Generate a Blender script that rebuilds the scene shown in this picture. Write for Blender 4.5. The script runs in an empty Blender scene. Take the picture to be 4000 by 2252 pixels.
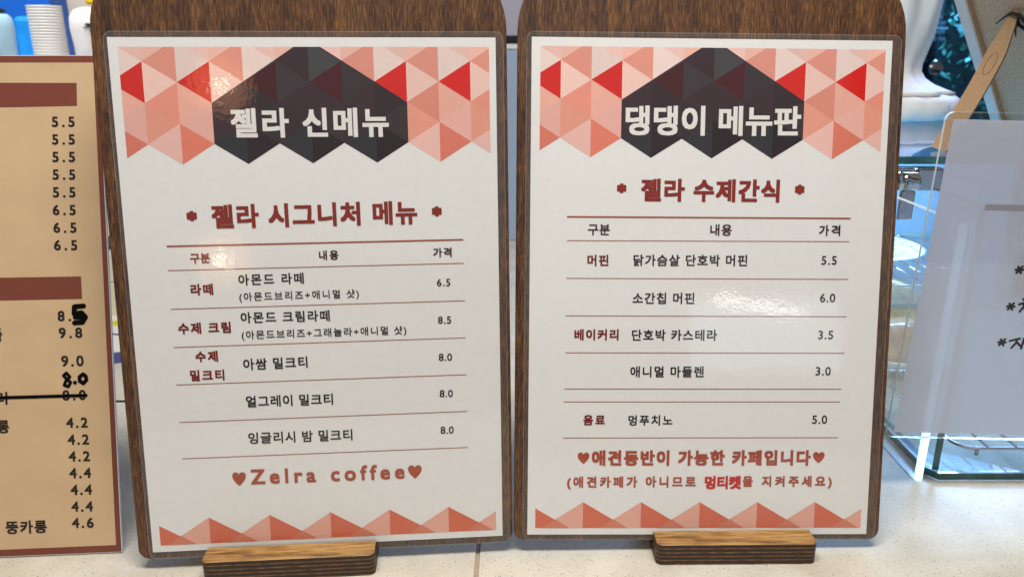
import bpy, bmesh, math, random
from mathutils import Vector, Matrix
random.seed(7)
MM = 0.001
def lin(r, g, b):
    f = lambda c: (c/255/12.92) if c/255 <= .04045 else ((c/255+.055)/1.055)**2.4
    return (f(r), f(g), f(b), 1)

# ------------------------------------------------------------------ camera, world, lamps
S = bpy.context.scene
C = S.collection
cam_d = bpy.data.cameras.new('camera'); cam = bpy.data.objects.new('camera', cam_d); C.objects.link(cam)
cam.location = (0, 0, .2959); cam.rotation_euler = (math.radians(90-17.5), 0, 0)
cam_d.lens = 27; cam_d.sensor_width = 36; cam_d.clip_start = .02; cam_d.clip_end = 60
cam_d.dof.use_dof = True; cam_d.dof.focus_distance = .46; cam_d.dof.aperture_fstop = 15
S.camera = cam
W = bpy.data.worlds.new('World'); S.world = W; W.use_nodes = True
bgn = W.node_tree.nodes['Background']; bgn.inputs[0].default_value = (1, .97, .95, 1); bgn.inputs[1].default_value = .07
S.view_settings.view_transform = 'Standard'; S.view_settings.look = 'None'
S.view_settings.exposure = .08; S.view_settings.gamma = 1
S.cycles.max_bounces = 10; S.cycles.transparent_max_bounces = 24; S.cycles.sample_clamp_indirect = 6
S.cycles.use_denoising = True

def aim(o, tgt):
    o.rotation_euler = (Vector(tgt)-o.location).to_track_quat('-Z', 'Y').to_euler()
def area(name, loc, tgt, sx, sy, power, col):
    l = bpy.data.lights.new(name, 'AREA'); l.shape = 'RECTANGLE'; l.size = sx; l.size_y = sy
    l.energy = power; l.color = col
    o = bpy.data.objects.new(name, l); C.objects.link(o); o.location = loc; aim(o, tgt); return o
def bulb(name, loc, rad, power, col):
    l = bpy.data.lights.new(name, 'POINT'); l.shadow_soft_size = rad; l.energy = power; l.color = col
    o = bpy.data.objects.new(name, l); C.objects.link(o); o.location = loc; return o
# warm ceiling panel over the counter, cool daylight from behind on the right, room lamps behind the camera, plus added unseen fills
area('counter_lamp', (0.0, .20, 1.15), (0, .36, 0), .75, .22, 13.6, (1, .965, .905))
area('cafe_room_fill', (-.3, -2.4, 1.25), (0, .42, .2), 4.0, 2.0, 9.0, (.88, .94, 1))  # large unseen fill added for the light of the room behind
area('side_fill', (-2.3, -1.4, 1.0), (.3, .5, .2), 1.2, .8, 4, (1, .93, .86))  # unseen fill added from the left to lift the picture frame
br = area('back_shelf_fill', (-.95, 1.25, 1.2), (-.95, 1.68, .3), .6, .4, 2.6, (1, .97, .95)); br.data.spread = 1.1  # unseen fill added to brighten the things on the back shelf
w = area('window_daylight', (.70, 1.2, .62), (.40, .72, .10), .55, .45, 2.2, (.30, .50, 1)); w.data.spread = 1.9
area('case_fill', (.46, .80, .203), (.46, .80, 0), .30, .03, 1.3, (.50, .78, 1))  # unseen fill added to brighten the case interior
area('room_window', (1.27, -2.6, .28), (.15, .43, .14), .66, .34, 1.3, (.74, .86, 1))
od = area('outdoor_daylight', (2.3, 4.1, 2.9), (1.8, 3.75, .2), 1.6, 1.0, 130, (.5, .76, 1)); od.data.spread = 1.0
for p in ((-.157-.194*2.6, .429-.951*2.6, .275+.241*2.6), (-.162-.203*2.6, .414-.978*2.6, .183+.039*2.6)):
    bulb('pendant_bulb', p, .016, .35, (1, .80, .52)); bulb('pendant_shade_glow', p, .10, 1.1, (1, .42, .16))
tb = area('tube_lamp', (.146+.341*2.6, .432-.937*2.6, .149+.079*2.6), (.146, .432, .149), .33, .022, .28, (1, .95, .82)); tb.rotation_euler.rotate_axis('Z', math.radians(-11))

# ------------------------------------------------------------------ materials
def new_mat(name):
    m = bpy.data.materials.new(name); m.use_nodes = True
    nt = m.node_tree; nt.nodes.clear()
    out = nt.nodes.new('ShaderNodeOutputMaterial'); return m, nt, out
def N(nt, t, **kw):
    n = nt.nodes.new('ShaderNode'+t)
    for k, v in kw.items(): setattr(n, k, v)
    return n
def pbr(name, col, rough=.5, metal=0, spec=.5, bump=None, mottle=None, coat=0, emit=None, sss=0):
    """plain principled surface; bump=(scale, distance mm), mottle=(scale, amount)"""
    m, nt, out = new_mat(name); b = N(nt, 'BsdfPrincipled'); nt.links.new(b.outputs[0], out.inputs[0])
    b.inputs['Base Color'].default_value = col; b.inputs['Roughness'].default_value = rough
    b.inputs['Metallic'].default_value = metal; b.inputs['Specular IOR Level'].default_value = spec
    b.inputs['Coat Weight'].default_value = coat
    tc = N(nt, 'TexCoord')
    if mottle:
        no = N(nt, 'TexNoise'); no.inputs['Scale'].default_value = mottle[0]; no.inputs['Detail'].default_value = 5
        nt.links.new(tc.outputs['Object'], no.inputs['Vector'])
        r = N(nt, 'ValToRGB'); k = mottle[1]
        r.color_ramp.elements[0].position = .3; r.color_ramp.elements[1].position = .7
        r.color_ramp.elements[0].color = tuple(max(0, c*(1-k)) for c in col[:3])+(1,)
        r.color_ramp.elements[1].color = tuple(min(1, c*(1+k)) for c in col[:3])+(1,)
        nt.links.new(no.outputs[0], r.inputs[0]); nt.links.new(r.outputs[0], b.inputs['Base Color'])
    if bump:
        no = N(nt, 'TexNoise'); no.inputs['Scale'].default_value = bump[0]; no.inputs['Detail'].default_value = 4
        nt.links.new(tc.outputs['Object'], no.inputs['Vector'])
        bp = N(nt, 'Bump'); bp.inputs['Distance'].default_value = bump[1]*MM; bp.inputs['Strength'].default_value = 1
        nt.links.new(no.outputs[0], bp.inputs['Height']); nt.links.new(bp.outputs[0], b.inputs['Normal'])
    if emit:
        b.inputs['Emission Color'].default_value = emit[0]; b.inputs['Emission Strength'].default_value = emit[1]
    return m
def film_normal(nt, tc):
    """orange-peel relief of the laminating film, shared by paper, print and margin"""
    a = N(nt, 'TexNoise'); a.inputs['Scale'].default_value = 420; a.inputs['Detail'].default_value = 3
    c = N(nt, 'TexNoise'); c.inputs['Scale'].default_value = 75; c.inputs['Detail'].default_value = 2
    nt.links.new(tc.outputs['Object'], a.inputs['Vector']); nt.links.new(tc.outputs['Object'], c.inputs['Vector'])
    b1 = N(nt, 'Bump'); b1.inputs['Distance'].default_value = .022*MM
    b2 = N(nt, 'Bump'); b2.inputs['Distance'].default_value = .035*MM
    nt.links.new(c.outputs[0], b2.inputs['Height']); nt.links.new(a.outputs[0], b1.inputs['Height'])
    nt.links.new(b2.outputs[0], b1.inputs['Normal']); return b1
def laminated(name, col, rough=.6, vcol=False, mott=.014):
    m, nt, out = new_mat(name); b = N(nt, 'BsdfPrincipled'); nt.links.new(b.outputs[0], out.inputs[0])
    b.inputs['Roughness'].default_value = rough; b.inputs['Specular IOR Level'].default_value = .2
    b.inputs['Coat Weight'].default_value = 1; b.inputs['Coat Roughness'].default_value = .035; b.inputs['Coat IOR'].default_value = 1.5
    tc = N(nt, 'TexCoord'); fn = film_normal(nt, tc); nt.links.new(fn.outputs[0], b.inputs['Coat Normal'])
    no = N(nt, 'TexNoise'); no.inputs['Scale'].default_value = 160; no.inputs['Detail'].default_value = 5
    nt.links.new(tc.outputs['Object'], no.inputs['Vector'])
    mx = N(nt, 'Mix', data_type='RGBA', blend_type='MULTIPLY'); mx.inputs[0].default_value = 1
    mr = N(nt, 'MapRange'); mr.inputs[3].default_value = 1-mott; mr.inputs[4].default_value = 1+mott
    mr.inputs[1].default_value = .3; mr.inputs[2].default_value = .7
    nt.links.new(no.outputs[0], mr.inputs[0])
    if vcol:
        at = N(nt, 'VertexColor', layer_name='ink'); nt.links.new(at.outputs[0], mx.inputs[6])
    else: mx.inputs[6].default_value = col
    nt.links.new(mr.outputs[0], mx.inputs[7]); nt.links.new(mx.outputs[2], b.inputs['Base Color'])
    return m
def wood(name, dark, mid, light, axis='y', fine=1.0, rough=.45, coat=.25):
    m, nt, out = new_mat(name); b = N(nt, 'BsdfPrincipled'); nt.links.new(b.outputs[0], out.inputs[0])
    tc = N(nt, 'TexCoord'); mp = N(nt, 'Mapping')
    st = {'y': (1, .11, 1), 'x': (.09, 1, 1)}[axis]
    mp.inputs['Scale'].default_value = tuple(s*fine for s in st)
    nt.links.new(tc.outputs['Object'], mp.inputs[0])
    n1 = N(nt, 'TexNoise'); n1.inputs['Scale'].default_value = 620; n1.inputs['Detail'].default_value = 6; n1.inputs['Roughness'].default_value = .65
    n2 = N(nt, 'TexNoise'); n2.inputs['Scale'].default_value = 90; n2.inputs['Detail'].default_value = 4; n2.inputs['Distortion'].default_value = .8
    n3 = N(nt, 'TexNoise'); n3.inputs['Scale'].default_value = 14; n3.inputs['Detail'].default_value = 3
    for n in (n1, n2): nt.links.new(mp.outputs[0], n.inputs['Vector'])
    nt.links.new(tc.outputs['Object'], n3.inputs['Vector'])
    a1 = N(nt, 'Math', operation='MULTIPLY_ADD'); a1.inputs[1].default_value = .62; nt.links.new(n1.outputs[0], a1.inputs[0])
    a2 = N(nt, 'Math', operation='MULTIPLY_ADD'); a2.inputs[1].default_value = .26; nt.links.new(n2.outputs[0], a2.inputs[0])
    a3 = N(nt, 'Math', operation='MULTIPLY'); a3.inputs[1].default_value = .12; nt.links.new(n3.outputs[0], a3.inputs[0])
    nt.links.new(a3.outputs[0], a2.inputs[2]); nt.links.new(a2.outputs[0], a1.inputs[2])
    r = N(nt, 'ValToRGB'); e = r.color_ramp.elements
    e[0].position = .40; e[0].color = dark; e[1].position = .62; e[1].color = light
    k = e.new(.5); k.color = mid
    nt.links.new(a1.outputs[0], r.inputs[0]); nt.links.new(r.outputs[0], b.inputs['Base Color'])
    bp = N(nt, 'Bump'); bp.inputs['Distance'].default_value = .12*MM; nt.links.new(a1.outputs[0], bp.inputs['Height'])
    nt.links.new(bp.outputs[0], b.inputs['Normal'])
    b.inputs['Roughness'].default_value = rough; b.inputs['Coat Weight'].default_value = coat; b.inputs['Coat Roughness'].default_value = .3
    return m
def ply_edge(name):
    """edge of stained plywood: dark and pale veneers stacked in z"""
    m, nt, out = new_mat(name); b = N(nt, 'BsdfPrincipled'); nt.links.new(b.outputs[0], out.inputs[0])
    tc = N(nt, 'TexCoord'); sp = N(nt, 'SeparateXYZ'); nt.links.new(tc.outputs['Object'], sp.inputs[0])
    mp = N(nt, 'Mapping'); mp.inputs['Scale'].default_value = (.18, .18, 1); nt.links.new(tc.outputs['Object'], mp.inputs[0])
    no = N(nt, 'TexNoise'); no.inputs['Scale'].default_value = 700; no.inputs['Detail'].default_value = 5; nt.links.new(mp.outputs[0], no.inputs['Vector'])
    a = N(nt, 'Math', operation='MULTIPLY_ADD'); a.inputs[1].default_value = .0004; nt.links.new(no.outputs[0], a.inputs[0]); nt.links.new(sp.outputs[2], a.inputs[2])
    s = N(nt, 'Math', operation='MULTIPLY'); s.inputs[1].default_value = 2*math.pi/.0027; nt.links.new(a.outputs[0], s.inputs[0])
    si = N(nt, 'Math', operation='SINE'); nt.links.new(s.outputs[0], si.inputs[0])
    s2 = N(nt, 'Math', operation='MULTIPLY_ADD'); s2.inputs[1].default_value = .34; nt.links.new(si.outputs[0], s2.inputs[0])
    n2 = N(nt, 'Math', operation='MULTIPLY_ADD'); n2.inputs[1].default_value = .7; n2.inputs[2].default_value = .08
    nt.links.new(no.outputs[0], n2.inputs[0]); nt.links.new(n2.outputs[0], s2.inputs[2])
    r = N(nt, 'ValToRGB'); e = r.color_ramp.elements
    e[0].position = .40; e[0].color = lin(50, 31, 19); e[1].position = .95; e[1].color = lin(164, 126, 86)
    k = e.new(.66); k.color = lin(84, 56, 34)
    nt.links.new(s2.outputs[0], r.inputs[0]); nt.links.new(r.outputs[0], b.inputs['Base Color'])
    bp = N(nt, 'Bump'); bp.inputs['Distance'].default_value = .25*MM; nt.links.new(s2.outputs[0], bp.inputs['Height']); nt.links.new(bp.outputs[0], b.inputs['Normal'])
    b.inputs['Roughness'].default_value = .55; return m
def glassy(name, tint=(1, 1, 1, 1), gloss_rough=.02, veil=0, ior=1.5, film=False):
    """thin clear sheet: see-through, fresnel mirror, optional veil of diffuse white for reflected light"""
    m, nt, out = new_mat(name)
    tr = N(nt, 'BsdfTransparent'); tr.inputs[0].default_value = tint
    gl = N(nt, 'BsdfGlossy'); gl.inputs['Roughness'].default_value = gloss_rough
    fr = N(nt, 'Fresnel'); ge = N(nt, 'NewGeometry'); io = N(nt, 'MapRange')   # back faces get 1/ior: no false total reflection
    io.inputs[3].default_value = ior; io.inputs[4].default_value = 1/ior
    nt.links.new(ge.outputs['Backfacing'], io.inputs[0]); nt.links.new(io.outputs[0], fr.inputs[0])
    if film:
        tc = N(nt, 'TexCoord'); fn = film_normal(nt, tc); nt.links.new(fn.outputs[0], gl.inputs['Normal'])
    mx = N(nt, 'MixShader'); nt.links.new(fr.outputs[0], mx.inputs[0]); nt.links.new(tr.outputs[0], mx.inputs[1]); nt.links.new(gl.outputs[0], mx.inputs[2])
    last = mx
    if veil:
        df = N(nt, 'BsdfDiffuse'); df.inputs[0].default_value = (.8, .8, .8, 1)
        m2 = N(nt, 'MixShader'); m2.inputs[0].default_value = veil
        nt.links.new(mx.outputs[0], m2.inputs[1]); nt.links.new(df.outputs[0], m2.inputs[2]); last = m2
    nt.links.new(last.outputs[0], out.inputs[0]); return m
def stone(name):
    m, nt, out = new_mat(name); b = N(nt, 'BsdfPrincipled'); nt.links.new(b.outputs[0], out.inputs[0])
    tc = N(nt, 'TexCoord')
    base = N(nt, 'TexNoise'); base.inputs['Scale'].default_value = 26; base.inputs['Detail'].default_value = 6
    nt.links.new(tc.outputs['Object'], base.inputs['Vector'])
    r = N(nt, 'ValToRGB'); r.color_ramp.elements[0].position = .3; r.color_ramp.elements[1].position = .72
    r.color_ramp.elements[0].color = lin(198, 190, 174); r.color_ramp.elements[1].color = lin(220, 213, 198)
    nt.links.new(base.outputs[0], r.inputs[0])
    last = r.outputs[0]
    for sc, th, col, amt in ((520, .18, lin(120, 108, 96), .75), (300, .12, lin(96, 84, 74), .8), (760, .25, lin(240, 235, 225), .5)):
        vo = N(nt, 'TexVoronoi'); vo.inputs['Scale'].default_value = sc; nt.links.new(tc.outputs['Object'], vo.inputs['Vector'])
        lt = N(nt, 'Math', operation='LESS_THAN'); lt.inputs[1].default_value = th; nt.links.new(vo.outputs['Distance'], lt.inputs[0])
        sp = N(nt, 'SeparateXYZ'); nt.links.new(vo.outputs['Color'], sp.inputs[0])
        g = N(nt, 'Math', operation='GREATER_THAN'); g.inputs[1].default_value = .45; nt.links.new(sp.outputs[0], g.inputs[0])
        mu = N(nt, 'Math', operation='MULTIPLY'); nt.links.new(lt.outputs[0], mu.inputs[0]); nt.links.new(g.outputs[0], mu.inputs[1])
        am = N(nt, 'Math', operation='MULTIPLY'); am.inputs[1].default_value = amt; nt.links.new(mu.outputs[0], am.inputs[0])
        mx = N(nt, 'Mix', data_type='RGBA'); nt.links.new(am.outputs[0], mx.inputs[0]); nt.links.new(last, mx.inputs[6]); mx.inputs[7].default_value = col
        last = mx.outputs[2]
    nt.links.new(last, b.inputs['Base Color'])
    b.inputs['Roughness'].default_value = .34; b.inputs['Specular IOR Level'].default_value = .4
    bp = N(nt, 'Bump'); bp.inputs['Distance'].default_value = .14*MM; bp.inputs['Strength'].default_value = .8
    n4 = N(nt, 'TexNoise'); n4.inputs['Scale'].default_value = 500; nt.links.new(tc.outputs['Object'], n4.inputs['Vector'])
    nt.links.new(n4.outputs[0], bp.inputs['Height']); nt.links.new(bp.outputs[0], b.inputs['Normal'])
    return m
def solid_acrylic(name):
    m, nt, out = new_mat(name); b = N(nt, 'BsdfPrincipled'); nt.links.new(b.outputs[0], out.inputs[0])
    b.inputs['Base Color'].default_value = (.94, .98, 1, 1); b.inputs['Roughness'].default_value = .01
    b.inputs['Transmission Weight'].default_value = 1; b.inputs['IOR'].default_value = 1.49; return m
def frosted(name, col, k=.6):
    m, nt, out = new_mat(name)
    df = N(nt, 'BsdfDiffuse'); df.inputs[0].default_value = col; tl = N(nt, 'BsdfTranslucent'); tl.inputs[0].default_value = col
    a = N(nt, 'MixShader'); a.inputs[0].default_value = k; nt.links.new(df.outputs[0], a.inputs[1]); nt.links.new(tl.outputs[0], a.inputs[2])
    nt.links.new(a.outputs[0], out.inputs[0]); return m
def see_through_paper(name):
    m, nt, out = new_mat(name)
    df = N(nt, 'BsdfDiffuse'); df.inputs[0].default_value = (.86, .87, .97, 1)
    tl = N(nt, 'BsdfTranslucent'); tl.inputs[0].default_value = (.66, .68, .72, 1)
    tr = N(nt, 'BsdfTransparent'); tr.inputs[0].default_value = (.85, .9, 1, 1)
    a = N(nt, 'MixShader'); a.inputs[0].default_value = .30; nt.links.new(df.outputs[0], a.inputs[1]); nt.links.new(tl.outputs[0], a.inputs[2])
    c = N(nt, 'MixShader'); c.inputs[0].default_value = .07; nt.links.new(a.outputs[0], c.inputs[1]); nt.links.new(tr.outputs[0], c.inputs[2])
    nt.links.new(c.outputs[0], out.inputs[0]); return m

M = {
 'wood': wood('stained_wood', lin(44, 22, 9), lin(84, 50, 24), lin(132, 89, 45), fine=1.9, rough=.5, coat=.12),
 'wood_top': wood('block_top_veneer', lin(104, 72, 36), lin(156, 116, 64), lin(192, 152, 96), axis='x', rough=.4),
 'ply': ply_edge('plywood_edge'),
 'paper': laminated('laminated_paper', (.79, .785, .775, 1)),
 'ink': laminated('laminated_print', (1, 1, 1, 1), vcol=True),
 'margin': glassy('laminate_margin', (.93, .92, .9, 1), .07, veil=.045, film=True),  # veil: reflected haze put into the film as diffuse white
 'rim': glassy('laminate_rim', (.9, .9, .9, 1), .1, veil=.15),
 'h1': laminated('dark_red_ink', lin(134, 34, 18), mott=.12), 'rr': laminated('maroon_ink', lin(120, 22, 12)),
 'rd': laminated('deep_maroon_ink', lin(62, 16, 14)), 'bk': laminated('black_ink', lin(26, 20, 20)),
 'ft': laminated('brick_ink', lin(168, 78, 58), mott=.1), 'rb': laminated('bright_red_ink', lin(196, 26, 20)),
 'wh': laminated('white_title_ink', (.78, .75, .72, 1)), 'rule': laminated('rule_ink', lin(156, 82, 58)),
 'mb': pbr('menu_black_ink', lin(28, 18, 14), .5), 'marker': pbr('marker_ink', lin(4, 4, 5), .8, spec=.1),
 'tan': pbr('tan_menu_card', lin(210, 178, 138), .5, mottle=(40, .05), coat=.15),
 'brown': pbr('brown_print', lin(122, 58, 40), .5, mottle=(60, .05), coat=.15),
 'white_edge': pbr('card_edge', (.7, .68, .66, 1), .7),
 'stone': stone('speckled_stone'), 'grout': pbr('beige_grout', lin(168, 152, 130), .8, mottle=(300, .1)),
 'dark_joint': pbr('dark_joint', lin(30, 24, 20), .8),
 'glass': glassy('clear_glass', (.95, .98, .985, 1)), 'acrylic': glassy('clear_acrylic', (.985, .99, 1, 1)),
 'glass_top': glassy('blue_tinted_glass_top', (.66, .86, .98, 1)),
 'green_edge': pbr('green_glass_edge', lin(52, 96, 98), .12, mottle=(60, .35), spec=.6),
 'pale_green_edge': pbr('pale_glass_edge', lin(140, 176, 176), .15, mottle=(50, .12)),
 'solid_acrylic': solid_acrylic('solid_acrylic'), 'edge_glow': pbr('acrylic_edge_glow', (.8, .95, 1, 1), .3, emit=((.50, .80, 1, 1), 1.5)), 'tape': pbr('grey_tape', lin(178, 176, 186), .6), 'acrylic_edge': pbr('polished_acrylic_edge', (.84, .95, 1, 1), .12, mottle=(40, .04)),  # the emissive one replaces light piped to the acrylic edge
 'chrome': pbr('chrome', (.66, .66, .68, 1), .08, metal=1), 'steel': pbr('wire_steel', (.62, .62, .64, 1), .18, metal=1),
 'sheet': see_through_paper('office_paper'),
 'mdf': pbr('brown_fibreboard', lin(214, 186, 158), .8, mottle=(520, .18), bump=(300, .05)),
 'white_frame': pbr('white_frame_paint', (.88, .87, .86, 1), .5), 'leg': pbr('leg_fibreboard', lin(186, 150, 112), .7, mottle=(400, .08)),
 'leg_edge': pbr('leg_burnt_edge', lin(128, 80, 44), .6), 'cord': pbr('dark_cord', lin(34, 24, 26), .6),
 'plaster': pbr('white_plaster', (.82, .80, .76, 1), .5, bump=(60, .6)),
 'cup': pbr('white_paper_cup', (.80, .79, .77, 1), .5), 'plate': pbr('glazed_plate', (.82, .82, .80, 1), .12, coat=.5),
 'bread': pbr('brown_bread', lin(196, 156, 116), .6, mottle=(60, .3), bump=(90, 3.5), coat=1),
 'bread2': pbr('golden_bread', lin(222, 184, 124), .6, mottle=(80, .3), bump=(120, 3.0), coat=1),
 'blue': pbr('deep_blue_card', lin(0, 92, 190), .5), 'cyan': pbr('bright_blue_bag', lin(30, 150, 240), .4, mottle=(14, .25), bump=(25, 3)),
 'pale_blue': pbr('pale_blue_plastic', lin(176, 214, 236), .3), 'black': pbr('black_plastic', lin(22, 22, 26), .35),
 'cream': pbr('cream_laminate', lin(226, 216, 196), .5), 'grey': pbr('grey_recess', lin(120, 120, 116), .6),
 'white': pbr('white_plastic', (.78, .77, .78, 1), .4), 'yellow': pbr('yellow_plastic', lin(228, 196, 30), .5),
 'steelblue': pbr('blue_grey_panel', lin(160, 178, 202), .35), 'lavender': pbr('lavender_grey_panel', lin(168, 166, 182), .5),
 'wall': pbr('beige_wall_paint', lin(214, 202, 186), .8), 'lime': pbr('lime_stripe_print', lin(206, 204, 40), .5),
 'blue_print': pbr('blue_violet_print', lin(84, 90, 150), .5), 'pad': pbr('white_pad_paper', (.78, .77, .72, 1), .6),
 'pale_back': frosted('frosted_back_panel', (.62, .84, .98, 1), .75), 'case_body': pbr('pale_blue_cabinet', lin(130, 200, 240), .4, mottle=(9, .12)),
 'door_black': pbr('black_door_metal', lin(12, 16, 28), .3), 'door_glass': glassy('tinted_door_glass', (.42, .72, .95, 1)),
 'vinyl': frosted('pale_vinyl', (.8, .9, .95, 1), .7), 'leaf': pbr('hedge_leaf', lin(70, 110, 80), .5, mottle=(3, .5)),
 'bark': pbr('dark_bark', lin(30, 26, 26), .8), 'soil': pbr('dark_ground', lin(70, 72, 70), .9, mottle=(6, .3)),
}

# ------------------------------------------------------------------ builders
def link(o, parent=None):
    C.objects.link(o)
    if parent: o.parent = parent
    return o
def tag(o, label=None, cat=None, group=None, kind=None):
    for k, v in (('label', label), ('category', cat), ('group', group), ('kind', kind)):
        if v: o[k] = v
    return o
def empty(name, loc, rot=None, **kw):
    o = bpy.data.objects.new(name, None); o.empty_display_size = .02
    if rot is None: o.location = loc
    else: o.matrix_world = Matrix.Translation(loc) @ rot.to_4x4()
    link(o); return tag(o, **kw)
def mesh(name, verts, faces, mats, parent=None, idx=None, smooth=False, scale=MM):
    me = bpy.data.meshes.new(name); me.from_pydata([tuple(c*scale for c in v) for v in verts], [], faces)
    for m in (mats if isinstance(mats, (list, tuple)) else [mats]): me.materials.append(M[m])
    if idx:
        for p, i in zip(me.polygons, idx): p.material_index = i
    if smooth:
        for p in me.polygons: p.use_smooth = True
    me.update(); return link(bpy.data.objects.new(name, me), parent)
def from_bm(name, bm, mats, parent=None, smooth=False):
    bmesh.ops.recalc_face_normals(bm, faces=bm.faces)
    me = bpy.data.meshes.new(name); bm.to_mesh(me); bm.free()
    for m in (mats if isinstance(mats, (list, tuple)) else [mats]): me.materials.append(M[m])
    if smooth:
        for p in me.polygons: p.use_smooth = True
    return link(bpy.data.objects.new(name, me), parent)
def box(name, x0, x1, y0, y1, z0, z1, mats, parent=None, bev=0, edge_mat=None, thin=None, origin=(0, 0, 0)):
    """box in mm; thin='x'/'y'/'z' gives the four narrow sides material slot 1"""
    bm = bmesh.new(); bmesh.ops.create_cube(bm, size=1)
    for v in bm.verts:
        v.co = Vector((x0 if v.co.x < 0 else x1, y0 if v.co.y < 0 else y1, z0 if v.co.z < 0 else z1))*MM-Vector(origin)*MM
    if thin:
        a = 'xyz'.index(thin)
        for f in bm.faces:
            f.normal_update(); f.material_index = 0 if abs(f.normal[a]) > .9 else 1
    if bev: bmesh.ops.bevel(bm, geom=bm.edges[:], offset=bev*MM, segments=2, affect='EDGES', profile=.5)
    return from_bm(name, bm, mats, parent)
def rrect(x0, x1, y0, y1, r, n=6):
    """rounded rectangle outline (counter-clockwise); r = one radius or four (bl, br, tr, tl)"""
    if not isinstance(r, (list, tuple)): r = (r,)*4
    P = []
    for (cx, cy, a0), rr in zip(((x0, y0, 180), (x1, y0, 270), (x1, y1, 0), (x0, y1, 90)), r):
        sx = 1 if cx == x0 else -1; sy = 1 if cy == y0 else -1
        for i in range(n+1):
            a = math.radians(a0+90*i/n); P.append((cx+sx*rr+rr*math.cos(a), cy+sy*rr+rr*math.sin(a)))
    return P
def prism(name, P, z0, z1, mats, parent=None, bev=0, side=None, smooth=False):
    bm = bmesh.new(); a = [bm.verts.new((x*MM, y*MM, z0*MM)) for x, y in P]; f = bm.faces.new(a)
    r = bmesh.ops.extrude_face_region(bm, geom=[f])
    bmesh.ops.translate(bm, verts=[v for v in r['geom'] if isinstance(v, bmesh.types.BMVert)], vec=(0, 0, (z1-z0)*MM))
    bmesh.ops.recalc_face_normals(bm, faces=bm.faces)
    if side is not None:
        for q in bm.faces:
            if abs(q.normal.z) < .5: q.material_index = side
    if bev:
        top = [e for e in bm.edges if all(abs(v.co.z-max(z0, z1)*MM) < 1e-7 for v in e.verts)]
        bmesh.ops.bevel(bm, geom=top, offset=bev*MM, segments=2, affect='EDGES', profile=.5)
    return from_bm(name, bm, mats, parent)
def ring(name, outer, inner, z, mats, parent):
    """flat ring between two outlines with the same point count"""
    n = len(outer); V = [(x, y, z) for x, y in outer]+[(x, y, z) for x, y in inner]
    return mesh(name, V, [(i, (i+1) % n, n+(i+1) % n, n+i) for i in range(n)], mats, parent)
def tube(name, pts, r, mats, parent=None, seg=10, closed=False):
    bm = bmesh.new(); P = [Vector(p)*MM for p in pts]; n = len(P); rings = []
    rr = r if isinstance(r, (list, tuple)) else [r]*n
    up = Vector((0, 0, 1))
    for i, p in enumerate(P):
        a = P[(i-1) % n] if (closed or i) else p; b = P[(i+1) % n] if (closed or i < n-1) else p
        t = (b-a).normalized(); s = t.cross(up)
        if s.length < .05: s = t.cross(Vector((0, 1, 0)))
        s.normalize(); w = s.cross(t)
        rings.append([bm.verts.new(p+(s*math.cos(k)+w*math.sin(k))*rr[i]*MM) for k in [2*math.pi*j/seg for j in range(seg)]])
    for i in range(n if closed else n-1):
        A, B = rings[i], rings[(i+1) % n]
        for j in range(seg): bm.faces.new((A[j], A[(j+1) % seg], B[(j+1) % seg], B[j]))
    if not closed:
        bm.faces.new(rings[0]); bm.faces.new(rings[-1])
    return from_bm(name, bm, mats, parent, smooth=True)
def lathe(name, prof, mats, parent=None, loc=(0, 0, 0), seg=40, ripple=None, smooth=True):
    bm = bmesh.new(); rings = []
    for r, z in prof:
        rg = []
        for j in range(seg):
            a = 2*math.pi*j/seg; q = r*(1+(ripple(a, z) if ripple else 0))
            rg.append(bm.verts.new(((loc[0]+q*math.cos(a))*MM, (loc[1]+q*math.sin(a))*MM, (loc[2]+z)*MM)))
        rings.append(rg)
    for A, B in zip(rings, rings[1:]):
        for j in range(seg): bm.faces.new((A[j], A[(j+1) % seg], B[(j+1) % seg], B[j]))
    bm.faces.new(rings[0][::-1]); bm.faces.new(rings[-1])
    return from_bm(name, bm, mats, parent, smooth)

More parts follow.
